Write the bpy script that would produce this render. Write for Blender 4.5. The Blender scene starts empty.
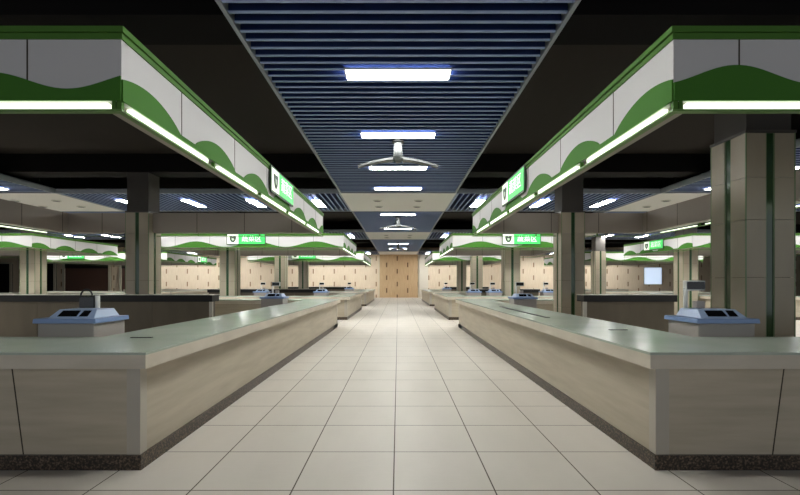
import bpy, math
from mathutils import Vector
S = bpy.context.scene
C = S.collection
PI = math.pi

# ------------------------------------------------------------------ helpers
def lin(r, g, b):
    def f(c):
        c /= 255.0
        return c / 12.92 if c <= 0.04045 else ((c + 0.055) / 1.055) ** 2.4
    return (f(r), f(g), f(b), 1.0)

class MB:
    """collects boxes / prisms / tubes and links them as one mesh object"""
    def __init__(s): s.v = []; s.f = []; s.m = []; s.sm = []
    def face(s, idx, mi=0, smooth=False): s.f.append(idx); s.m.append(mi); s.sm.append(smooth)
    def box(s, x0, x1, y0, y1, z0, z1, mi=0):
        if x0 > x1: x0, x1 = x1, x0
        if y0 > y1: y0, y1 = y1, y0
        if z0 > z1: z0, z1 = z1, z0
        n = len(s.v)
        s.v += [(x0,y0,z0),(x1,y0,z0),(x1,y1,z0),(x0,y1,z0),(x0,y0,z1),(x1,y0,z1),(x1,y1,z1),(x0,y1,z1)]
        for q in ((0,3,2,1),(4,5,6,7),(0,1,5,4),(1,2,6,5),(2,3,7,6),(3,0,4,7)):
            s.face([n+i for i in q], mi)
        return s
    def frustum(s, b, t, z0, z1, mi=0):
        n = len(s.v)
        (x0,x1,y0,y1), (a0,a1,c0,c1) = b, t
        s.v += [(x0,y0,z0),(x1,y0,z0),(x1,y1,z0),(x0,y1,z0),(a0,c0,z1),(a1,c0,z1),(a1,c1,z1),(a0,c1,z1)]
        for q in ((0,3,2,1),(4,5,6,7),(0,1,5,4),(1,2,6,5),(2,3,7,6),(3,0,4,7)):
            s.face([n+i for i in q], mi)
        return s
    def hexa(s, pts, mi=0):
        n = len(s.v); s.v += [tuple(p) for p in pts]
        for q in ((0,3,2,1),(4,5,6,7),(0,1,5,4),(1,2,6,5),(2,3,7,6),(3,0,4,7)):
            s.face([n+i for i in q], mi)
        return s
    def cyl(s, x, y, z0, z1, r0, r1=None, seg=20, mi=0):
        r1 = r0 if r1 is None else r1
        n = len(s.v)
        for k in range(seg):
            a = 2*PI*k/seg; s.v.append((x+r0*math.cos(a), y+r0*math.sin(a), z0))
        for k in range(seg):
            a = 2*PI*k/seg; s.v.append((x+r1*math.cos(a), y+r1*math.sin(a), z1))
        for k in range(seg):
            j = (k+1) % seg
            s.face([n+k, n+j, n+seg+j, n+seg+k], mi, True)
        s.face([n+k for k in range(seg)][::-1], mi); s.face([n+seg+k for k in range(seg)], mi)
        return s
    def tube(s, pts, r, seg=8, mi=0):
        n0 = len(s.v); P = [Vector(p) for p in pts]
        for i, p in enumerate(P):
            d = (P[min(i+1, len(P)-1)] - P[max(i-1, 0)]).normalized()
            u = d.cross(Vector((0, 1, 0.01))).normalized(); w = d.cross(u)
            for k in range(seg):
                a = 2*PI*k/seg; s.v.append(tuple(p + r*(u*math.cos(a) + w*math.sin(a))))
        for i in range(len(P)-1):
            for k in range(seg):
                j = (k+1) % seg
                s.face([n0+i*seg+k, n0+i*seg+j, n0+(i+1)*seg+j, n0+(i+1)*seg+k], mi, True)
        s.face([n0+k for k in range(seg)], mi); e = n0+(len(P)-1)*seg
        s.face([e+k for k in range(seg)][::-1], mi)
        return s
    def poly(s, pts, th, mi=0):
        """outline in local x,z extruded from y=-th to y=0"""
        n = len(s.v); k = len(pts)
        s.v += [(x, -th, z) for x, z in pts] + [(x, 0, z) for x, z in pts]
        s.face([n+i for i in range(k)], mi); s.face([n+k+i for i in range(k)][::-1], mi)
        for i in range(k):
            j = (i+1) % k
            s.face([n+j, n+i, n+k+i, n+k+j], mi)
        return s
    def build(s, name, mats, parent=None, bevel=0):
        me = bpy.data.meshes.new(name)
        me.from_pydata(s.v, [], s.f)
        if not isinstance(mats, (list, tuple)): mats = [mats]
        for m in mats: me.materials.append(m)
        for p, mi, sm in zip(me.polygons, s.m, s.sm): p.material_index = mi; p.use_smooth = sm
        me.update()
        o = bpy.data.objects.new(name, me); C.objects.link(o)
        if parent is not None: o.parent = parent
        if bevel:
            b = o.modifiers.new('bevel', 'BEVEL'); b.width = bevel; b.segments = 2; b.limit_method = 'ANGLE'
        return o

def tag(o, label, cat, group=None, kind=None):
    o['label'] = label; o['category'] = cat
    if group: o['group'] = group
    if kind: o['kind'] = kind
    return o
def thing(name, label, cat, loc=(0,0,0), rz=0, group=None):
    o = bpy.data.objects.new(name, None); C.objects.link(o)
    o.location = loc; o.rotation_euler = (0, 0, rz); o.empty_display_size = 0.2
    return tag(o, label, cat, group)
def struct(name, mb, m):
    o = mb.build(name, m); o['kind'] = 'structure'; return o
def dup(root, loc, rz, label, group=None):
    r = root.copy(); C.objects.link(r); r.location = loc; r.rotation_euler = (0, 0, rz)
    r['label'] = label
    if group: r['group'] = group
    for ch in list(root.children):
        c = ch.copy(); C.objects.link(c); c.parent = r
        for g in list(ch.children):
            d = g.copy(); C.objects.link(d); d.parent = c
    return r
ORD = ['first','second','third','fourth','fifth','sixth','seventh','eighth','ninth','tenth','eleventh','twelfth']

# ------------------------------------------------------------------ materials
def mat(name, col, rough=0.5, spec=0.5, metal=0.0, emit=None, es=0.0):
    m = bpy.data.materials.new(name); m.use_nodes = True
    b = m.node_tree.nodes['Principled BSDF']
    b.inputs['Base Color'].default_value = col
    b.inputs['Roughness'].default_value = rough
    b.inputs['Metallic'].default_value = metal
    b.inputs['Specular IOR Level'].default_value = spec
    if emit:
        b.inputs['Emission Color'].default_value = emit
        b.inputs['Emission Strength'].default_value = es
    return m
class N:
    """small node-graph writer"""
    def __init__(s, m): s.t = m.node_tree; s.b = s.t.nodes['Principled BSDF']
    def n(s, typ, **kw):
        x = s.t.nodes.new(typ)
        for k, v in kw.items(): setattr(x, k, v)
        return x
    def l(s, a, b): s.t.links.new(a, b)
    def math(s, op, a, b=None):
        x = s.n('ShaderNodeMath', operation=op)
        for i, q in enumerate((a, b)):
            if q is None: continue
            if isinstance(q, (int, float)): x.inputs[i].default_value = q
            else: s.l(q, x.inputs[i])
        return x.outputs[0]
    def pos(s):
        g = s.n('ShaderNodeNewGeometry'); p = s.n('ShaderNodeSeparateXYZ'); s.l(g.outputs['Position'], p.inputs[0])
        return g.outputs['Position'], p.outputs
    def noise(s, vec, scale, detail=4, sc=(1,1,1)):
        mp = s.n('ShaderNodeMapping'); mp.inputs['Scale'].default_value = sc; s.l(vec, mp.inputs[0])
        x = s.n('ShaderNodeTexNoise'); x.inputs['Scale'].default_value = scale; x.inputs['Detail'].default_value = detail
        s.l(mp.outputs[0], x.inputs['Vector']); return x.outputs['Fac']
    def ramp(s, fac, stops):
        r = s.n('ShaderNodeValToRGB'); e = r.color_ramp.elements
        while len(e) < len(stops): e.new(0.5)
        for q, (p, c) in zip(e, stops): q.position = p; q.color = c
        s.l(fac, r.inputs[0]); return r.outputs[0]
    def mix(s, f, a, b):
        x = s.n('ShaderNodeMix', data_type='RGBA')
        for i, q in ((0, f), (6, a), (7, b)):
            if isinstance(q, (int, float, tuple)): x.inputs[i].default_value = q
            else: s.l(q, x.inputs[i])
        return x.outputs[2]

def stone_mat(name, a, b, rough, sc, scale=1.0, spec=0.5):
    m = mat(name, a, rough, spec); g = N(m); p, _ = g.pos()
    f = g.noise(p, scale, 6, sc)
    g.l(g.ramp(f, [(0.3, a), (0.7, b)]), g.b.inputs['Base Color']); return m

M = {}
# floor tiles 0.78 m
TILE = 0.782
m = mat('floor_tile', lin(196,188,177), 0.45, 0.22); g = N(m); p, o = g.pos()
def near_line(g, c, off, w):
    t = g.math('ADD', c, -off); t = g.math('DIVIDE', t, TILE); t = g.math('ADD', t, 100.0); t = g.math('FRACT', t)
    t = g.math('SUBTRACT', t, 0.5); t = g.math('ABSOLUTE', t)
    return g.math('GREATER_THAN', t, 0.5 - w / TILE)
line = g.math('MAXIMUM', near_line(g, o[0], -0.035, 0.0055), near_line(g, o[1], 3.43, 0.0055))
f = g.noise(p, 1.6, 7, (1, 0.35, 1)); f2 = g.noise(p, 14, 4, (0.35, 3, 1))
base = g.mix(f2, g.ramp(f, [(0.3, lin(190,182,171)), (0.7, lin(208,200,189))]), lin(202,194,183))
g.l(g.mix(line, base, lin(74,60,46)), g.b.inputs['Base Color'])
M['floor'] = m
M['counter'] = stone_mat('counter_tile', lin(172,161,142), lin(188,177,158), 0.4, (0.6, 0.6, 6), 2.0, 0.3)
M['joint'] = mat('joint_gap', lin(58,50,38), 0.8)
M['post'] = mat('corner_metal', lin(178,171,159), 0.35, 0.5, 0.2)
m = mat('granite', lin(40,30,22), 0.35); g = N(m); p, _ = g.pos()
g.l(g.ramp(g.noise(p, 55, 3), [(0.38, lin(24,17,12)), (0.52, lin(58,45,34)), (0.66, lin(110,94,78))]), g.b.inputs['Base Color'])
M['granite'] = m
M['worktop'] = stone_mat('worktop_glazed', lin(170,180,165), lin(184,191,178), 0.22, (1, 1, 1), 1.5, 0.4)
M['fascia'] = stone_mat('worktop_edge', lin(196,186,169), lin(210,200,183), 0.4, (1, 1, 3), 2.5, 0.3)
M['panel_in'] = stone_mat('inner_panel', lin(106,97,82), lin(118,107,92), 0.5, (1, 1, 0.3), 2.0, 0.3)
M['slot_shadow_dark'] = mat('slot_shadow_dark', lin(18,15,13), 0.6)  # worktop slots, and the painted shadow under the back counter tops
M['white_edge'] = mat('white_edge', lin(200,194,182), 0.4)
M['shelf'] = mat('steel_shelf', lin(120,118,112), 0.4, 0.5, 0.3)
M['canopy_white'] = mat('canopy_white', lin(200,197,197), 0.6, 0.1)
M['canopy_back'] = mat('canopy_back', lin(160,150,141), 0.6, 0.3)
M['green'] = mat('canopy_green', lin(66,114,44), 0.6, 0.08)
M['olive'] = mat('cornice_green', lin(74,114,48), 0.55, 0.12)
M['lip'] = mat('lip_green', lin(96,134,64), 0.4, 0.4)
M['tube'] = mat('tube_glow', lin(230,240,215), 0.4, 0.2, 0, (0.88, 1.0, 0.76, 1), 1.9)
M['panel_light'] = mat('panel_glow', lin(240,240,240), 0.4, 0.2, 0, (0.98, 0.995, 0.96, 1), 52.0)
M['panel_far'] = mat('panel_glow_bright', lin(240,240,240), 0.4, 0.2, 0, (0.98, 0.995, 0.96, 1), 74.0)
M['light_frame'] = mat('light_frame', lin(200,200,200), 0.4)
M['slat'] = mat('slat_lit_edge', lin(150,168,208), 0.4, 0.4)  # bottom edges coloured paler, as if catching the light
M['slat_shaded_side'] = mat('slat_shaded_side', lin(40,56,104), 0.5, 0.3)  # sides coloured darker so the gaps between slats look shaded
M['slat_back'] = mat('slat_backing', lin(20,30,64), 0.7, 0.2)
M['rail'] = mat('raft_rail', lin(150,156,166), 0.4)
M['cream'] = mat('cream_ceiling', lin(240,238,233), 0.7, 0.2)
M['lamp_ring'] = mat('lamp_ring', lin(210,208,200), 0.35)
M['lamp_in'] = mat('lamp_inside', lin(84,82,78), 0.3)
M['slab'] = mat('slab_dark', lin(52,48,45), 0.8, 0.1)
M['beam'] = mat('beam_black', lin(20,18,18), 0.8, 0.1)
M['wall_dark'] = mat('wall_dark', lin(70,64,58), 0.8, 0.2)
m = stone_mat('column_tile', lin(156,146,128), lin(168,157,139), 0.35, (1, 1, 0.3), 2.0, 0.4); M['clad'] = m
M['strip'] = mat('green_glass_strip', lin(42,68,40), 0.12, 0.6)
M['strip_edge'] = mat('strip_edge', lin(110,130,96), 0.3, 0.5)
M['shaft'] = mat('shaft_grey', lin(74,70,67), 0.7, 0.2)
M['cap'] = mat('cap_trim', lin(70,66,60), 0.4)
M['fan'] = mat('fan_grey', lin(98,100,100), 0.5, 0.3)
M['fan_dark'] = mat('fan_mount', lin(30,30,32), 0.5)
M['scale_body'] = mat('scale_body', lin(158,150,144), 0.45)
M['scale_blue'] = mat('scale_blue', lin(112,136,178), 0.35)
M['scale_con'] = mat('scale_console', lin(150,168,198), 0.35)
M['screen'] = mat('black_screen', lin(14,15,18), 0.15)
M['pole'] = mat('pole_white', lin(208,208,204), 0.35)
M['rubber'] = mat('black_cable', lin(24,24,25), 0.5)
M['sign_green'] = mat('sign_green', lin(60,190,90), 0.4, 0.3, 0, lin(70,220,105), 0.55)
M['sign_white'] = mat('sign_white', lin(235,245,228), 0.4, 0.3, 0, lin(235,250,225), 0.55)
M['sign_text'] = mat('sign_text', lin(240,255,240), 0.4, 0.3, 0, lin(235,255,235), 0.6)
M['sign_frame'] = mat('sign_frame', lin(34,66,30), 0.5)
M['emblem'] = mat('emblem_dark', lin(48,66,48), 0.5)
M['emblem_in'] = mat('emblem_pale', lin(176,196,170), 0.5)
M['rod'] = mat('rod_black', lin(20,20,20), 0.6)
M['shop_dark'] = mat('shop_dark', lin(26,22,21), 0.3)
M['shop_red'] = mat('shop_brown', lin(92,66,56), 0.6)
M['shop_frame'] = mat('shop_frame', lin(206,200,180), 0.5)
M['blue_screen'] = mat('blue_screen', lin(190,210,235), 0.3, 0.3, 0, lin(205,222,245), 0.9)
def slot_wall(name, a, b, pu, pv, dark):
    m = mat(name, a, 0.5, 0.25); g = N(m); p, o = g.pos()
    u = g.math('ADD', g.math('DIVIDE', o[0], pu), 100.13)
    col = g.math('FLOOR', u); fu = g.math('FRACT', u)
    odd = g.math('MODULO', col, 2.0)
    v = g.math('FRACT', g.math('ADD', g.math('ADD', g.math('DIVIDE', o[2], pv), 10.12), g.math('MULTIPLY', odd, 0.5)))
    slot = g.math('MULTIPLY', g.math('LESS_THAN', fu, 0.11), g.math('LESS_THAN', v, 0.36))
    w = g.noise(p, 3.0, 5, (6, 1, 0.4))
    base = g.ramp(w, [(0.3, a), (0.7, b)])
    g.l(g.mix(slot, base, dark), g.b.inputs['Base Color']); return m
M['wood_wall'] = slot_wall('wood_wall', lin(212,194,170), lin(226,210,188), 1.15, 1.4, lin(150,122,96))
M['timber'] = slot_wall('timber_panel', lin(186,156,120), lin(204,176,140), 1.15, 1.4, lin(100,76,52))
M['pale_wall'] = mat('pale_wall', lin(214,206,192), 0.6, 0.2)

# ------------------------------------------------------------------ the setting
FAR = 48.7; XL, XR, BACK, TOP = -46.0, 46.0, -7.0, 5.5
struct('floor', MB().box(XL, XR, BACK, FAR, -0.1, 0), M['floor'])
struct('ceiling', MB().box(XL, XR, BACK, FAR, TOP, TOP+0.1), M['slab'])
struct('wall_far', MB().box(XL, XR, FAR, FAR+0.2, 0, TOP), M['wood_wall'])
struct('wall_left', MB().box(XL-0.2, XL, BACK, FAR, 0, TOP), M['wall_dark'])
struct('wall_right', MB().box(XR, XR+0.2, BACK, FAR, 0, TOP), M['wall_dark'])
BEAMS = (5.55, 13.4, 20.5, 29.6, 36.7)
for i, y in enumerate(BEAMS):
    struct('ceiling_beam', MB().box(XL, XR, y, y+0.7, 4.95, TOP), M['beam'])

# ------------------------------------------------------------------ ceiling rafts, crossings, lights
HC = 4.70
AISLES = (('central', 0.0, 2.0), ('left hand', -13.6, 1.8), ('right hand', 10.85, 1.8))
SEG = ((-3.0, 15.3, 'nearest'), (19.2, 27.0, 'middle'), (31.6, 43.6, 'farthest'))
CROSS = ((15.3, 19.2, 'near'), (27.0, 31.6, 'far'), (43.6, 48.4, 'end'))  # the end row's light panels are added to brighten the far wall
def raft(x0, x1, y0, y1, along_x, label, group):
    cx, cy = (x0+x1)/2, (y0+y1)/2
    t = thing('slatted_ceiling_raft', label, 'ceiling', (cx, cy, HC), 0, group)
    hx, hy = (x1-x0)/2, (y1-y0)/2
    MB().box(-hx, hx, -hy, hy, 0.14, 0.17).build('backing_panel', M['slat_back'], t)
    s = MB(); P = 0.195
    if along_x:
        n = int(2*hy/P)
        for k in range(n):
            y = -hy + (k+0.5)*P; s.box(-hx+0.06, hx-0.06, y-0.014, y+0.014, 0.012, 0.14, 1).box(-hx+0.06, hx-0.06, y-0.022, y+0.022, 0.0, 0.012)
    else:
        n = int(2*hx/P)
        for k in range(n):
            x = -hx + (k+0.5)*P; s.box(x-0.014, x+0.014, -hy+0.06, hy-0.06, 0.012, 0.14, 1).box(x-0.022, x+0.022, -hy+0.06, hy-0.06, 0.0, 0.012)
    o = s.build('slats', [M['slat'], M['slat_shaded_side']], t)
    for sx in (-1, 1):
        MB().box(sx*hx, sx*(hx-0.05), -hy, hy, -0.015, 0.17).build('edge_rail', M['rail'], t)
    for sy in (-1, 1):
        MB().box(-hx+0.05, hx-0.05, sy*hy, sy*(hy-0.05), -0.012, 0.17).build('end_rail', M['rail'], t)
    for sx in (-1, 1):
        for sy in (-1, 1):
            MB().cyl(sx*(hx-0.3), sy*(hy-0.3), 0.17, TOP-HC, 0.012, seg=8).build('hanger_rod', M['rod'], t)
    return t
light0 = None; light_far = None
def panel(x, y, along_x, label, group):
    global light0, light_far
    if light0 is not None and y > 15.3:         # the deeper rows burn brighter
        if light_far is None:
            t = dup(light0, (x, y, HC), 0 if along_x else PI/2, label, group)
            for ch in t.children:
                if ch.name.startswith('diffuser'):
                    ch.data = ch.data.copy(); ch.data.materials[0] = M['panel_far']
            light_far = t; return t
        return dup(light_far, (x, y, HC), 0 if along_x else PI/2, label, group)
    if light0 is None:
        t = thing('ceiling_light_panel', label, 'ceiling light', (x, y, HC), 0, group)
        MB().box(-0.76, 0.76, -0.155, 0.155, -0.022, -0.004).build('diffuser', M['panel_light'], t)
        f = MB()
        for a in (-1, 1):
            f.box(a*0.76, a*0.78, -0.175, 0.175, -0.026, 0.0); f.box(-0.76, 0.76, a*0.155, a*0.175, -0.026, 0.0)
        f.build('light_frame', M['light_frame'], t)
        light0 = t
    else:
        t = dup(light0, (x, y, HC), 0 if along_x else PI/2, label, group)
    return t
for an, ax, hw in AISLES:
    for (y0, y1, sn) in SEG:
        raft(ax-hw, ax+hw, y0, y1, True, f'{sn} dark blue slatted ceiling strip above the {an} aisle', 'slatted ceiling strips')
    ys = [3.85, 6.57, 9.28, 11.9, 14.5, 20.0, 25.3, 35.0, 40.0]
    if an != 'central': ys = ys[1:]
    seen = 0
    for y in ys:
        if y < 5: lab = 'white ceiling light panel above the central aisle, overhead just out of the frame'
        else:
            lab = f'{ORD[seen]} white light panel counted away from the front, in the {an} aisle ceiling strip'; seen += 1
        panel(ax, y, True, lab, f'light panels above the {an} aisle')
down0 = None
def downlight(x, y, label):
    global down0
    if down0 is None:
        t = thing('ceiling_downlight', label, 'downlight', (x, y, HC-0.002), 0, 'downlights in the cream ceiling crossings')
        r = MB()
        r.cyl(0, 0, -0.03, 0.0, 0.15, 0.17, 20).build('trim_ring', M['lamp_ring'], t)
        MB().cyl(0, 0, -0.036, -0.03, 0.11, 0.115, 20).build('lamp_face', M['lamp_in'], t)
        down0 = t
    else: t = dup(down0, (x, y, HC-0.002), 0, label)
    return t
for (y0, y1, cn) in CROSS:
    for an, ax, hw in AISLES:
        c = MB().box(ax-hw, ax+hw, y0, y1, HC, HC+0.12)
        o = bpy.data.objects.new('cream_ceiling_panel', None)
        o = c.build('cream_ceiling_panel', M['cream'])
        tag(o, f'flat cream ceiling panel where the {cn} cross aisle meets the {an} aisle', 'ceiling', 'cream ceiling crossings')
        my = (y0+y1)/2
        if cn == 'near' or (an == 'central' and cn == 'far'):
            for sy, fn in ((-0.65, 'front'), (0.65, 'rear')):
                for sx, sn in ((-0.77, 'left'), (0.77, 'right')):
                    downlight(ax+sx, my+0.1+sy, f'small downlight, {fn} {sn} of four in the {cn} cream panel, {an} aisle')
    for x0, x1, rn in ((-11.8, -2.0, 'left'), (2.0, 9.05, 'right'), (-27.0, -15.4, 'far left'), (12.65, 24.0, 'far right')):
        raft(x0, x1, y0, y1, False, f'blue slatted ceiling strip above the {rn} arm of the {cn} cross aisle', 'slatted cross aisle ceilings')
        sg = 1 if x0 > 0 else -1
        a0 = min(abs(x0), abs(x1)) + 1.07
        k = 0
        while a0 + 2.42*k < max(abs(x0), abs(x1)) - 0.5:
            panel(sg*(a0+2.42*k), (y0+y1)/2, False,
                  f'{ORD[k]} light panel out from the aisle along the {rn} arm of the {cn} cross aisle', 'light panels above the cross aisles')
            k += 1

# ------------------------------------------------------------------ ceiling fans
def fan(y, label, first=[None]):
    if first[0] is not None: return dup(first[0], (0.0, y, HC), 0, label)
    t = thing('ceiling_fan', label, 'ceiling fan', (0.0, y, HC), 0, 'ceiling fans above the central aisle')
    MB().cyl(0, 0, -0.07, 0.0, 0.13, 0.11, 24).build('ceiling_mount', M['fan_dark'], t)
    MB().cyl(0, 0, -0.40, -0.07, 0.105, 0.085, 24).build('motor_housing', M['fan'], t)
    MB().cyl(0, 0, -0.50, -0.40, 0.05, 0.17, 24).build('hub', M['fan'], t)
    for s in (-1, 1):
        b = MB(); K = 10
        for k in range(K):
            a, c = k/K, (k+1)/K
            def sec(q):
                x = s*(0.10 + 0.76*q); w = 0.12 - 0.045*q; z = -0.44 - 0.15*q**1.6
                return x, w, z
            x0, w0, z0 = sec(a); x1, w1, z1 = sec(c); h = 0.022
            b.hexa([(x0,-w0,z0-h),(x1,-w1,z1-h),(x1,w1,z1-h),(x0,w0,z0-h),(x0,-w0,z0+h),(x1,-w1,z1+h),(x1,w1,z1+h),(x0,w0,z0+h)])
        b.build('blade', M['fan'], t)
    first[0] = t; return t
fan(9.6, 'nearest grey two bladed ceiling fan above the central aisle')
fan(20.7, 'middle grey two bladed ceiling fan above the central aisle')
fan(34.3, 'farthest grey two bladed ceiling fan, tiny near the end wall')

# ------------------------------------------------------------------ pillars
pil0 = None
pil_short = None
def pillar(x, y, label):
    global pil0, pil_short
    if y > 29 and y < 31:                       # these stop under the cross aisle ceiling
        if pil_short is not None: return dup(pil_short, (x, y, 0), 0, label)
        t = dup(pil0, (x, y, 0), 0, label)
        for ch in list(t.children):
            if ch.name.startswith('upper_shaft'): bpy.data.objects.remove(ch)
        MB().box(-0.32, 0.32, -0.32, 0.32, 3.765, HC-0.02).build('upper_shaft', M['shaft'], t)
        pil_short = t; return t
    if pil0 is not None:
        return dup(pil0, (x, y, 0), 0, label)
    t = thing('tiled_pillar', label, 'pillar', (x, y, 0), 0, 'beige tiled pillars')
    t['kind'] = 'thing'
    h = 0.35; z1 = 3.76
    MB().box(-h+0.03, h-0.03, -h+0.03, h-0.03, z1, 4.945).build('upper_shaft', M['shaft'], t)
    c = MB(); jz = [0.0, 0.85, 1.68, 2.5, 3.1, z1-0.03]
    sw = 0.065
    for a, b in zip(jz[:-1], jz[1:]):
        a2, b2 = a+0.003, b-0.003
        for sx in (-1, 1):
            for sy in (-1, 1):
                c.box(sx*(sw), sx*h, sy*(sw), sy*h, a2, b2)
    c.build('tile_cladding', M['clad'], t)
    MB().box(-h+0.035, h-0.035, -h+0.035, h-0.035, 0, z1-0.03).build('core', M['joint'], t)
    MB().box(-h-0.012, h+0.012, -h-0.012, h+0.012, z1-0.03, z1+0.01).build('cap_trim', M['cap'], t)
    for k in range(4):
        s = MB()
        # strip recessed 15 mm in the centre of each face
        for (u0, u1, d, mi) in ((-0.05, 0.05, 0.018, 0), (-sw, -0.05, 0.006, 1), (0.05, sw, 0.006, 1)):
            q = [(u0, -h+d), (u1, -h+d), (u1, -h+0.04), (u0, -h+0.04)]
            ca, sa = math.cos(k*PI/2), math.sin(k*PI/2)
            q = [(x_*ca - y_*sa, x_*sa + y_*ca) for x_, y_ in q]
            s.hexa([(a, b, 0.0) for a, b in q] + [(a, b, z1-0.03) for a, b in q], mi)
        s.build('green_glass_strip', [M['strip'], M['strip_edge']], t)
    for sx in (-1, 1):
        for sy in (-1, 1):
            MB().box(sx*(h-0.012), sx*(h+0.004), sy*(h-0.012), sy*(h+0.004), 0, z1-0.03).build('corner_bead', M['strip_edge'], t)
    pil0 = t; return t
PX, NX = 5.28, -7.87
pillar(PX, 6.65, 'big beige tiled pillar standing close on the right behind the weighing scale')
pillar(PX, 13.75, 'beige tiled pillar with dark top at the rear of the near right stall')
pillar(NX, 13.75, 'beige tiled pillar with dark top at the rear of the near left stall')
for x, y, l in ((PX, 20.85, 'tiled pillar beneath the green sign of the second right stall'),
                (NX, 20.85, 'tiled pillar beneath the green sign of the second left stall'),
                (-17.1, 20.85, 'tiled pillar at the far left beyond the side aisle, below the wavy canopy'),
                (13.5, 20.85, 'tiled pillar just left of the big close pillar, beyond the right side aisle'),
                (13.5, 29.95, 'small distant tiled pillar right of the rear pillar of the near right stall'),
                (PX, 29.95, 'small distant tiled pillar right of the end of the aisle in the third row'),
                (NX, 29.95, 'small distant tiled pillar, left of a pair seen through the left stalls'),
                (NX, 37.05, 'small distant tiled pillar, right of a pair seen through the left stalls'),
                (PX, 37.05, 'smallest distant tiled pillar right of the end of the aisle'),
                (-17.1, 29.95, 'small distant tiled pillar seen just right of the near left stall pillar')):
    pillar(x, y, l)

# ------------------------------------------------------------------ counters
def counter(sg, xa, xb, y0, y1, label, rear=True, near=False, slots=False, gap=None, inner=True):
    """xa: aisle side worktop edge, xb: outer end (both positive, mirrored by sg); L or U shaped"""
    X = lambda v: sg*v - sg*xa
    t = thing('market_counter', label, 'counter', (sg*xa, y0, 0), 0, 'pale tiled market counters')
    W = 1.08; L = y1 - y0; ov = 0.115; zt = 1.022
    top, fas, body, plin, shelf = MB(), MB(), MB(), MB(), MB()
    legs = [(xa, xb, 0.0, W), (xa, xa+W, W, L - (W if rear else 0.0))]
    if rear: legs.append((xa, xb, L-W, L))
    for (a, b, c, d) in legs:
        top.box(X(a), X(b), c, d, zt-0.022, zt)
    # fascia runs inside a 4 mm lip of the top
    e = 0.004
    for i, (a, b, c, d) in enumerate(legs):
        c2 = c+e if i == 0 else c; d2 = d-e if i == len(legs)-1 else d
        if i != 1: fas.box(X(a+e), X(b-e), c+e, d-e, zt-0.138, zt-0.022)
        else: fas.box(X(a+e), X(b-e), c-e, d+(e if rear else -e), zt-0.138, zt-0.022)
    top.build('worktop', M['worktop'], t); fas.build('worktop_edge', M['fascia'], t)
    zk = 0.128
    bl = [(xa+ov, xb-0.05, ov, W-0.03), (xa+ov, xa+W-0.03, W-0.03, L-ov-(W-ov-0.03 if rear else 0))]
    if rear: bl.append((xa+ov, xb-0.05, L-W+0.03, L-ov))
    for (a, b, c, d) in bl: body.box(X(a), X(b), c, d, zk, zt-0.138)
    # joints of the front panels
    if near:
        k = 0; s = 1.21
        while xa + s < xb - 0.3:
            a = xa + s; tl = -0.10
            body.hexa([(X(a+tl), ov-0.002, zk), (X(a+tl+0.010), ov-0.002, zk), (X(a+tl+0.010), ov+0.01, zk), (X(a+tl), ov+0.01, zk),
                       (X(a), ov-0.002, zt-0.138), (X(a+0.010), ov-0.002, zt-0.138), (X(a+0.010), ov+0.01, zt-0.138), (X(a), ov+0.01, zt-0.138)], 1)
            s += 1.2
    body.build('tiled_front', [M['counter'], M['joint']], t)
    plin.box(X(xa+ov-0.02), X(xb-0.05), ov-0.02, W-0.05, 0, zk)
    plin.box(X(xa+ov-0.02), X(xa+W-0.05), W-0.05, L-ov+0.02, 0, zk)
    if rear: plin.box(X(xa+ov-0.02), X(xb-0.05), L-W+0.05, L-ov+0.02, 0, zk)
    plin.build('granite_plinth', M['granite'], t)
    # corner posts
    for yy in (ov-0.006, L-ov+0.006-0.13):
        p = MB().box(X(xa+ov-0.006), X(xa+ov+0.11), yy if yy < 1 else yy+0.03, (yy+0.10) if yy < 1 else yy+0.13, zk+0.001, zt-0.139)
        p.build('corner_post', M['post'], t)
    # lower inner service shelf
    SW = 0.66; zs = 0.86
    if gap:
        shelf.box(X(xa+W), X(gap[0]), W, W+SW, 0.0, zs); shelf.box(X(gap[1]), X(xb-0.1), W, W+SW, 0.0, zs)
    else: shelf.box(X(xa+W), X(xb-0.1), W, W+SW, 0.0, zs)
    shelf.box(X(xa+W), X(xa+W+SW), W+SW, L-W if rear else L-0.1, 0.0, zs)
    if inner: shelf.build('inner_shelf', M['panel_in'], t)
    if slots:
        MB().box(X(xa+0.36), X(xa+0.43), 3.7, 7.1, zt, zt+0.006).build('dark_slot', M['slot_shadow_dark'], t)
    if near:
        MB().box(X(xa+0.5), X(xa+0.72), 0.98 if sg < 0 else 1.75, 1.02 if sg < 0 else 1.79, zt, zt+0.006).build('cable_slot', M['slot_shadow_dark'], t)
    return t
XLo, XRo = 10.4, 7.75      # outer ends of the near islands
counter(-1, 2.10, XLo, 3.70, 16.25, 'nearest left pale tiled sales counter with granite plinth running along the aisle', near=True)
counter(1, 2.10, XRo, 3.70, 16.25, 'nearest right pale tiled sales counter with granite plinth running along the aisle', near=True, slots=True)
counter(-1, 2.10, XLo, 19.15, 26.9, 'second pale counter back along the left of the aisle, past the cross aisle', gap=(7.45, 8.29))
counter(1, 2.10, XRo, 19.15, 26.9, 'second pale counter back along the right of the aisle, past the cross aisle', gap=(4.86, 5.70))
counter(-1, 2.10, XLo, 30.6, 41.5, 'third and farthest pale counter along the left of the aisle')
counter(1, 2.10, XRo, 30.6, 41.5, 'third and farthest pale counter along the right of the aisle')
counter(-1, 15.6, 25.0, 19.15, 26.9, 'pale counter at the far left beyond the left side aisle, nearer of two', inner=False)
counter(-1, 15.6, 25.0, 30.6, 41.5, 'pale counter far off on the left beyond the side aisle, farther of two', inner=False)
counter(1, 13.95, 21.0, 19.15, 26.9, 'pale counter at the far right beyond the right side aisle, nearer of two', inner=False)
counter(1, 13.95, 21.0, 30.6, 41.5, 'pale counter far off on the right beyond the side aisle, farther of two', inner=False)

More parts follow.
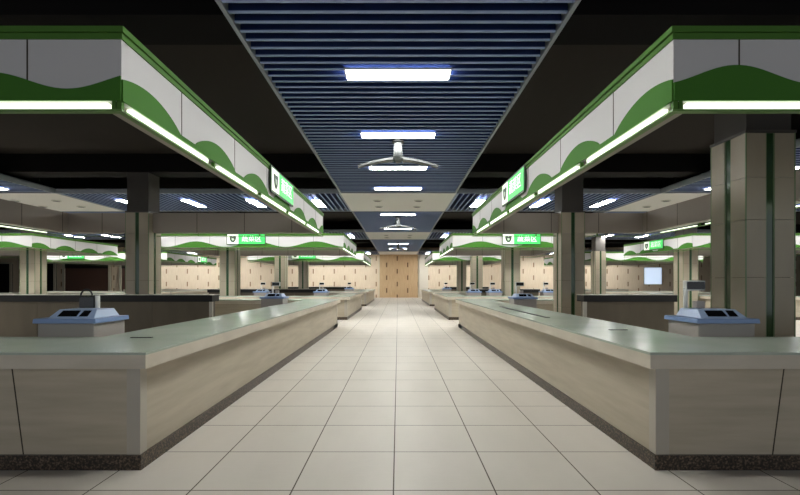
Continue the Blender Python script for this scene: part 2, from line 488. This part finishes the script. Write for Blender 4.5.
def bench(sg, xa, xb, y, label, zt=1.28):
    t = thing('back_counter', label, 'counter', (sg*xa, y, 0), 0, 'back counters with painted shadow bands')
    X = lambda v: sg*v - sg*xa
    D = 0.5
    MB().box(X(xa), X(xb), 0, D, zt-0.02, zt).build('top_sheet', M['white_edge'], t)
    MB().box(X(xa+0.01), X(xb-0.01), 0.01, D-0.01, zt-0.2, zt-0.02).build('shadow_band', M['slot_shadow_dark'], t)  # near-black strip paints in the shadow below the overhanging top
    b = MB(); n = max(1, int((xb-xa)/1.6)); w = (xb-0.06-(xa+0.1))/n
    for k in range(n):
        b.box(X(xa+0.1+k*w+0.005), X(xa+0.1+(k+1)*w-0.005), 0.06, D-0.06, 0.0, zt-0.2)
    b.build('brown_panels', M['panel_in'], t)
    MB().box(X(xa+0.012), X(xa+0.098), 0.02, 0.10, 0, zt-0.2).build('end_post', M['white_edge'], t)
    return t
bench(-1, 5.14, 11.7, 12.3, 'brown back counter with painted shadow band, inside the near left stall')
bench(1, 5.14, XRo, 12.3, 'brown back counter with painted shadow band, inside the near right stall')
bench(-1, 4.0, XLo, 24.2, 'small back counter with painted shadow band, inside the second left stall')
bench(1, 4.0, XRo, 24.2, 'small back counter with painted shadow band, inside the second right stall')
bench(-1, 4.0, XLo, 37.9, 'tiny back counter with painted shadow band, inside the third left stall')
bench(1, 4.0, XRo, 37.9, 'tiny back counter with painted shadow band, inside the third right stall')

# ------------------------------------------------------------------ canopies
ZB, ZT = 3.14, 3.76
TH = 0.26
def wave_strip(A, B, nrm, fn, th=0.014):
    """green wave: A->B in plan, heights fn(s) above the bottom edge"""
    A = Vector(A); B = Vector(B); d = B - A; L = d.length; d /= L
    n = max(8, int(L/0.05)); mb = MB(); nv = Vector(nrm)
    for i in range(n+1):
        s = L*i/n; p = A + d*s; h = max(0.015, fn(s))
        for q in (p + nv*th, p):
            mb.v.append((q.x, q.y, ZB)); mb.v.append((q.x, q.y, ZB+h))
    for i in range(n):
        a = 4*i; b = a+4
        mb.face([a, b, b+1, a+1]); mb.face([a+1, b+1, b+3, a+3]); mb.face([a, a+2, b+2, b])
    mb.face([0, 1, 3, 2]); e = 4*n; mb.face([e, e+2, e+3, e+1])
    return mb
def canopy(sg, xa, xb, y0, y1, label, front_fn, joint0, front_tubes=True, outer_tubes=True, side_tubes=True, gap=None):
    t = thing('stall_canopy', label, 'canopy', (sg*xa, y0, 0), 0, 'green and white stall canopies')
    X = lambda v: sg*(v - xa)
    W = xb - xa; L = y1 - y0
    # ring of four box beams: white outside, grey brown inside
    ring = MB(); back = MB()
    o, i2 = TH*0.4, TH
    def four(mb, d0, d1, z0, z1, mi=0):
        mb.box(X(xa+d0), X(xb-d0), d0, d1, z0, z1, mi)
        if gap:
            mb.box(X(xa+d0), X(gap[0]), L-d1, L-d0, z0, z1, mi); mb.box(X(gap[1]), X(xb-d0), L-d1, L-d0, z0, z1, mi)
        else: mb.box(X(xa+d0), X(xb-d0), L-d1, L-d0, z0, z1, mi)
        mb.box(X(xa+d0), X(xa+d1), d1, L-d1, z0, z1, mi); mb.box(X(xb-d1), X(xb-d0), d1, L-d1, z0, z1, mi)
    four(ring, 0.0, 0.05, ZB, ZT-0.10)
    # panel joints, front and aisle side and rear
    s = joint0
    while s < W-0.2:
        ring.box(X(xa+s), X(xa+s+0.012), -0.003, 0.0, ZB+0.02, ZT-0.10, 1); s += 1.5
    s = 1.04
    while s < L-0.2:
        ring.box(X(xa-0.003), X(xa), s, s+0.012, ZB+0.02, ZT-0.10, 1); s += 1.56
    ring.build('white_fascia', [M['canopy_white'], M['joint']], t)
    four(back, 0.05, TH, ZB, ZT-0.02)
    s = 0.9
    while s < W-0.3:
        if not gap or not (gap[0]-0.1 < xa+s < gap[1]+0.1): back.box(X(xa+s), X(xa+s+0.015), L-TH-0.003, L-TH, ZB, ZT-0.02, 1)
        s += 1.45
    s = 0.9
    while s < L-0.3:
        back.box(X(xb-TH-0.003), X(xb-TH), s, s+0.015, ZB, ZT-0.02, 1); s += 1.45
    back.build('back_lining', [M['canopy_back'], M['joint']], t)
    cor = MB(); four(cor, -0.012, 0.06, ZT-0.10, ZT-0.052); four(cor, -0.03, 0.06, ZT-0.048, ZT); four(cor, 0.0, 0.06, ZT-0.052, ZT-0.048)
    cor.build('green_cornice', M['olive'], t)
    lip = MB(); four(lip, -0.012, 0.046, ZB-0.090, ZB-0.072); lip.build('bottom_lip', M['lip'], t)
    sidefn = lambda s: 0.05 + 0.19*max(0.0, math.cos(PI*(((s-0.36+0.81) % 1.62)-0.81)/1.25))**0.75
    # waves on the four outer faces
    nx = -sg
    wave_strip((X(xa), 0), (X(xb), 0), (0, -1), front_fn).build('green_wave', M['green'], t)
    wave_strip((X(xa), 0), (X(xa), L), (nx, 0), sidefn).build('green_wave', M['green'], t)
    for (a, b) in (((xa, gap[0]), (gap[1], xb)) if gap else ((xa, xb),)):
        wave_strip((X(a), L), (X(b), L), (0, 1), sidefn).build('green_wave', M['green'], t)
    wave_strip((X(xb), 0), (X(xb), L), (-nx, 0), sidefn).build('green_wave', M['green'], t)
    # light tubes above the lip, brackets between them
    def bracket(*a):
        if gap: MB().box(*a).build('tube_bracket', M['olive'], t)
    def tube_at(x0, x1, ya, yb):
        MB().box(x0, x1, ya, yb, ZB-0.069, ZB-0.018).build('light_tube', M['tube'], t)
    s = 0.14
    while s + 1.2 < L:
        e = min(s+1.57, L-0.1)
        if side_tubes: tube_at(X(xa-0.005), X(xa+0.04), s, e)
        bracket(X(xa), X(xa+0.04), s-0.14, s-0.1, ZB-0.072, ZB)
        if outer_tubes: MB().box(X(xb-0.03), X(xb), s, e, ZB-0.069, ZB-0.042).build('light_tube', M['tube'], t)
        bracket(X(xb-0.04), X(xb), s-0.14, s-0.1, ZB-0.072, ZB)
        s += 1.9
    s = 0.11
    while s + 1.0 < W:
        e = min(s+1.86, W-0.1)
        if front_tubes: tube_at(X(xa+s), X(xa+e), -0.005, 0.04)
        bracket(X(xa+s-0.06), X(xa+s-0.03), 0.0, 0.04, ZB-0.072, ZB)
        if not gap or not (gap[0]-0.1 < xa+s < gap[1]+0.1): bracket(X(xa+s-0.06), X(xa+s-0.03), L-0.04, L, ZB-0.072, ZB)
        s += 1.9
    if True:
        for dx in (W/2,):
            for dy in ((0.15,) if gap else (0.15, L-0.15)):
                MB().cyl(X(xa+dx), dy, ZT-0.03, TOP, 0.01, seg=8).build('hanger_rod', M['rod'], t)
    return t
wl = lambda s: 0.17 - 0.07*math.cos(2*PI*(s-0.45)/1.3)
wr = lambda s: 0.22 + 0.08*math.cos(2*PI*(s-0.53)/1.3)
canopy(-1, 2.34, 10.35, 3.76, 13.85, 'nearest left green and white canopy with glowing tubes over the counter', wl, 0.79, gap=(7.50, 8.24))
canopy(1, 2.33, 7.75, 3.76, 13.85, 'nearest right green and white canopy with glowing tubes over the counter', wr, 0.55, gap=(4.91, 5.65))
w2 = lambda s: 0.15 + 0.12*math.cos(2*PI*(s-1.2)/2.6)
canopy(-1, 2.37, 10.35, 19.3, 25.2, 'second green and white canopy back along the left of the aisle', w2, 1.3, False, False)
canopy(1, 2.37, 7.75, 19.3, 25.2, 'second green and white canopy back along the right of the aisle', w2, 1.3, False, False)
canopy(-1, 2.37, 10.35, 30.6, 38.9, 'third small canopy at the left of the aisle end', w2, 1.3, False, False)
canopy(1, 2.37, 7.75, 30.6, 38.9, 'third small canopy at the right of the aisle end', w2, 1.3, False, False)
canopy(-1, 15.9, 25.0, 19.3, 25.2, 'wavy canopy at the far left beyond the side aisle, nearer of two', w2, 1.3, False, False, False)
canopy(-1, 15.9, 25.0, 30.6, 38.9, 'small wavy canopy farther back on the left beyond the side aisle', w2, 1.3, False, False, False)
canopy(1, 12.8, 21.0, 19.3, 25.2, 'canopy at the far right beyond the side aisle, with a green sign', w2, 1.3, False, False, False)
canopy(1, 12.8, 21.0, 30.6, 38.9, 'small canopy farther back on the right beyond the side aisle', w2, 1.3, False, False, False)

# ------------------------------------------------------------------ stall signs
def text_mesh(body, size):
    cu = bpy.data.curves.new('lettering', 'FONT'); cu.body = body; cu.size = size; cu.extrude = 0.004
    cu.align_x = 'CENTER'; cu.align_y = 'CENTER'; cu.resolution_u = 3
    ob = bpy.data.objects.new('lettering', cu); C.objects.link(ob)
    dg = bpy.context.evaluated_depsgraph_get()
    me = bpy.data.meshes.new_from_object(ob.evaluated_get(dg)); me.name = 'lettering'
    bpy.data.objects.remove(ob); bpy.data.curves.remove(cu)
    me.materials.clear(); me.materials.append(M['sign_text'])
    return me
sign0 = None
def sign(x, y, z, rz, label):
    global sign0
    if sign0 is not None: return dup(sign0, (x, y, z), rz, label)
    t = thing('stall_sign', label, 'sign', (x, y, z), rz, 'green stall signs on the canopies')
    w, h = 1.62, 0.41
    MB().box(-w/2-0.035, w/2+0.035, -0.022, -0.0, -h/2-0.035, h/2+0.035).build('sign_frame', M['sign_frame'], t)
    xs = -w/2 + 0.48
    MB().box(-w/2+0.1, w/2-0.1, 0.0, 0.019, 0.05, 0.13).build('mounting_bar', M['sign_frame'], t)
    wp = MB().box(-w/2, xs, -0.03, -0.022, -h/2, h/2).build('white_panel', M['sign_white'], t)
    MB().box(xs, w/2, -0.03, -0.022, -h/2, h/2).build('green_panel', M['sign_green'], t)
    cx = (-w/2 + xs)/2
    sh = [(cx-0.145, 0.10), (cx-0.07, 0.125), (cx, 0.10), (cx+0.07, 0.125), (cx+0.145, 0.10), (cx+0.13, -0.02), (cx+0.075, -0.11), (cx, -0.15), (cx-0.075, -0.11), (cx-0.13, -0.02)]
    e = MB().poly(sh[::-1], 0.006)
    eo = e.build('emblem', M['emblem'], t); eo.location = (0, -0.03, 0)
    ei = MB().poly([(cx-0.05, 0.045), (cx+0.05, 0.03), (cx+0.055, -0.03), (cx, -0.075), (cx-0.045, -0.035)][::-1], 0.004).build('emblem_mark', M['emblem_in'], eo)
    ei.location = (0, -0.006, 0)
    me = text_mesh('蔬菜区', 0.29)
    o = bpy.data.objects.new('lettering', me); C.objects.link(o); o.parent = t
    o.location = ((xs + w/2)/2, -0.034, 0); o.rotation_euler = (PI/2, 0, 0)
    sign0 = t; return t
sign(-2.34+0.034, 8.85, 3.495, PI/2, 'green lit stall sign on the aisle side of the nearest left canopy')
sign(2.33-0.034, 8.85, 3.495, -PI/2, 'green lit stall sign on the aisle side of the nearest right canopy')
sign(-6.58, 19.3-0.034, 3.50, 0, 'green lit sign on the front of the second left canopy')
sign(5.35, 19.3-0.034, 3.50, 0, 'green lit sign on the front of the second right canopy')
sign(-6.5, 30.6-0.034, 3.50, 0, 'small green sign on the front of the third left canopy')
sign(-15.9+0.034, 36.0, 3.495, PI/2, 'small green sign on the aisle side of the canopy far back on the left')
sign(-22.4, 30.6-0.034, 3.50, 0, 'small green sign on the front of the canopy farthest to the left')
sign(12.8-0.034, 22.2, 3.495, -PI/2, 'green sign on the aisle side of the canopy at the far right')

# ------------------------------------------------------------------ weighing scales
sc0 = None
def scale(x, y, rz, label, z=0.86):
    global sc0
    if sc0 is not None: return dup(sc0, (x, y, z), rz, label)
    t = thing('weighing_scale', label, 'scale', (x, y, z), rz, 'blue and white weighing scales')
    w, d, H = 0.305, 0.27, 0.32
    MB().box(-w, w, -d, d, 0, H-0.015).build('scale_body', M['scale_body'], t, 0.01)
    MB().frustum((-w-0.035, w+0.035, -d-0.03, d+0.03), (-w-0.03, w+0.03, -d-0.025, d+0.025), H-0.015, H+0.035).build('blue_tray', M['scale_blue'], t, 0.006)
    c = MB().frustum((-0.24, 0.27, -0.22, 0.23), (-0.20, 0.22, -0.10, 0.20), H+0.035, H+0.125)
    co = c.build('console', M['scale_con'], t, 0.006)
    # screens lie on the sloped front of the console
    z0, z1 = H+0.035, H+0.125
    def sl(xx, f, lift):
        yy = -0.22 + 0.12*f; zz = z0 + (z1-z0)*f
        return (xx, yy - 0.6*lift, zz + 0.8*lift)
    for (a, b) in ((-0.15, 0.06), (0.085, 0.18)):
        s = MB(); pts = []
        for lift in (-0.004, 0.004):
            pts += [sl(a, 0.2, lift), sl(b, 0.2, lift), sl(b-0.005, 0.85, lift), sl(a+0.01, 0.85, lift)]
        s.hexa(pts); s.build('screen', M['screen'], t)
    MB().cyl(-0.12, 0.235, H+0.034, H+0.36, 0.024, seg=14).build('pole', M['pole'], t)
    hd = MB().box(-0.135, 0.095, 0.20, 0.265, H+0.33, H+0.45).build('display_head', M['pole'], t, 0.008)
    MB().box(-0.125, 0.085, 0.194, 0.201, H+0.345, H+0.435).build('display_screen', M['screen'], hd)
    MB().box(-0.03, 0.07, 0.17, 0.25, H+0.124, H+0.21).build('receipt_printer', M['scale_body'], t, 0.006)
    sc0 = t; return t
scale(3.545, 5.06, 0, 'near blue and white weighing scale with raised black display, on the right counter')
# the left one has a low display and a looped cable
lt = dup(sc0, (-3.58, 5.06, 0.86), 0, 'near blue and white weighing scale with a looped black cable, on the left counter')
for ch in list(lt.children):
    if ch.name.startswith(('display_head', 'pole', 'receipt_printer')):
        for g_ in list(ch.children): bpy.data.objects.remove(g_)
        bpy.data.objects.remove(ch)
H = 0.32
MB().cyl(0.0, 0.235, H+0.034, H+0.27, 0.026, seg=14).build('pole', M['pole'], lt)
hd = MB().box(-0.20, -0.026, 0.205, 0.265, H+0.125, H+0.26).build('display_head', M['screen'], lt, 0.006)
MB().tube([(-0.20+0.001, 0.235, H+0.26)] + [(-0.13-0.07*math.cos(a*PI/10), 0.235, H+0.26+0.085*math.sin(a*PI/10)) for a in range(1, 10)] + [(-0.061, 0.235, H+0.26)], 0.010).build('looped_cable', M['rubber'], lt)

for x, y, l in ((-3.5, 12.6, 'small dark blue weighing scale near the far end of the near left counter'),
                (3.45, 12.3, 'blue weighing scale near the far end of the near right counter'),
                (-3.55, 20.6, 'tiny weighing scale at the aisle corner of the second left counter'),
                (3.5, 20.6, 'tiny weighing scale at the aisle corner of the second right counter'),
                (-6.3, 20.6, 'tiny weighing scale on the front of the second left counter, below its sign'),
                (4.45, 20.6, 'tiny weighing scale on the second right counter, left of its sign'),
                (6.95, 20.6, 'tiny weighing scale at the right end of the second right counter'),
                (-3.5, 32.0, 'distant weighing scale at the corner of the third left counter'),
                (3.5, 32.0, 'distant weighing scale at the corner of the third right counter')):
    scale(x, y, 0, l)

# ------------------------------------------------------------------ end wall fittings
t = thing('timber_wall_panel', 'brown timber panel with dark slots at the end of the aisle', 'wall panel', (0.08, FAR, 0))
MB().box(-2.1, 2.1, -0.08, 0, 0, 4.9).build('timber_board', M['timber'], t)
f = MB(); f.box(-2.2, -2.1, -0.1, 0, 0, 4.9); f.box(2.1, 2.2, -0.1, 0, 0, 4.9); f.build('panel_frame', M['shop_frame'], t)
tag(MB().box(2.32, 3.3, FAR-0.25, FAR, 0, 4.9).build('wall_pier', M['pale_wall']), 'narrow pale pier right of the brown timber panel at the aisle end', 'pier')
tag(MB().box(-2.4, 2.5, FAR-0.35, FAR-0.11, 4.75, 4.95).build('wall_cornice', M['cream']), 'pale cornice strip above the timber panel at the aisle end', 'cornice')
t = thing('wall_screen', 'pale blue lit screen on the end wall at the right', 'screen', (27.9, FAR, 1.4))
MB().box(-1.0, 1.0, -0.08, 0, 0, 1.95).build('screen_frame', M['shop_frame'], t)
MB().box(-0.92, 0.92, -0.09, -0.08, 0.08, 1.87).build('lit_face', M['blue_screen'], t)
for x0, x1, l, mm in ((-46.0, -42.2, 'black shop opening at the very left of the end wall', 'shop_dark'),
                      (-39.4, -37.4, 'narrow dark shop opening on the end wall, left of two pale posts', 'shop_dark'),
                      (-36.7, -31.4, 'wide brown shop opening on the end wall between pale posts', 'shop_red'),
                      (-30.5, -27.5, 'brown shop opening on the end wall beside the near left pillar', 'shop_red')):
    t = thing('shop_front', l, 'shop front', ((x0+x1)/2, FAR, 0)); hw = (x1-x0)/2
    MB().box(-hw, hw, -0.06, 0, 0.0, 3.7).build('dark_opening', M[mm], t)
    fr = MB()
    for sx in (-1, 1): fr.box(sx*hw, sx*(hw-0.28), -0.14, -0.061, 0, 3.85)
    fr.box(-hw+0.28, hw-0.28, -0.14, -0.061, 3.7, 3.85)
    fr.build('pale_frame', M['shop_frame'], t)
    MB().box(-hw+0.281, hw-0.281, -0.12, -0.061, 3.2, 3.69).build('shutter_box', M['shop_dark'], t)

# ------------------------------------------------------------------ camera, world, view
cam = bpy.data.cameras.new('camera'); co = bpy.data.objects.new('camera', cam); C.objects.link(co)
co.location = (0, 0, 1.6); co.rotation_euler = (PI/2, 0, 0)
cam.sensor_width = 36; cam.lens = 444.4/800*36; cam.shift_x = 0.0025; cam.shift_y = 0.0444; cam.clip_end = 200
S.camera = co
w = bpy.data.worlds.new('world'); S.world = w; w.use_nodes = True
w.node_tree.nodes['Background'].inputs[1].default_value = 1.05
w.node_tree.nodes['Background'].inputs[0].default_value = (0.62, 0.66, 0.70, 1)
S.view_settings.view_transform = 'Standard'; S.view_settings.look = 'None'
S.view_settings.exposure = 0.02; S.view_settings.gamma = 1.0; S.view_settings.use_curve_mapping = False
S.cycles.use_denoising = True
S.cycles.max_bounces = 8; S.cycles.diffuse_bounces = 5; S.cycles.sample_clamp_indirect = 4.0
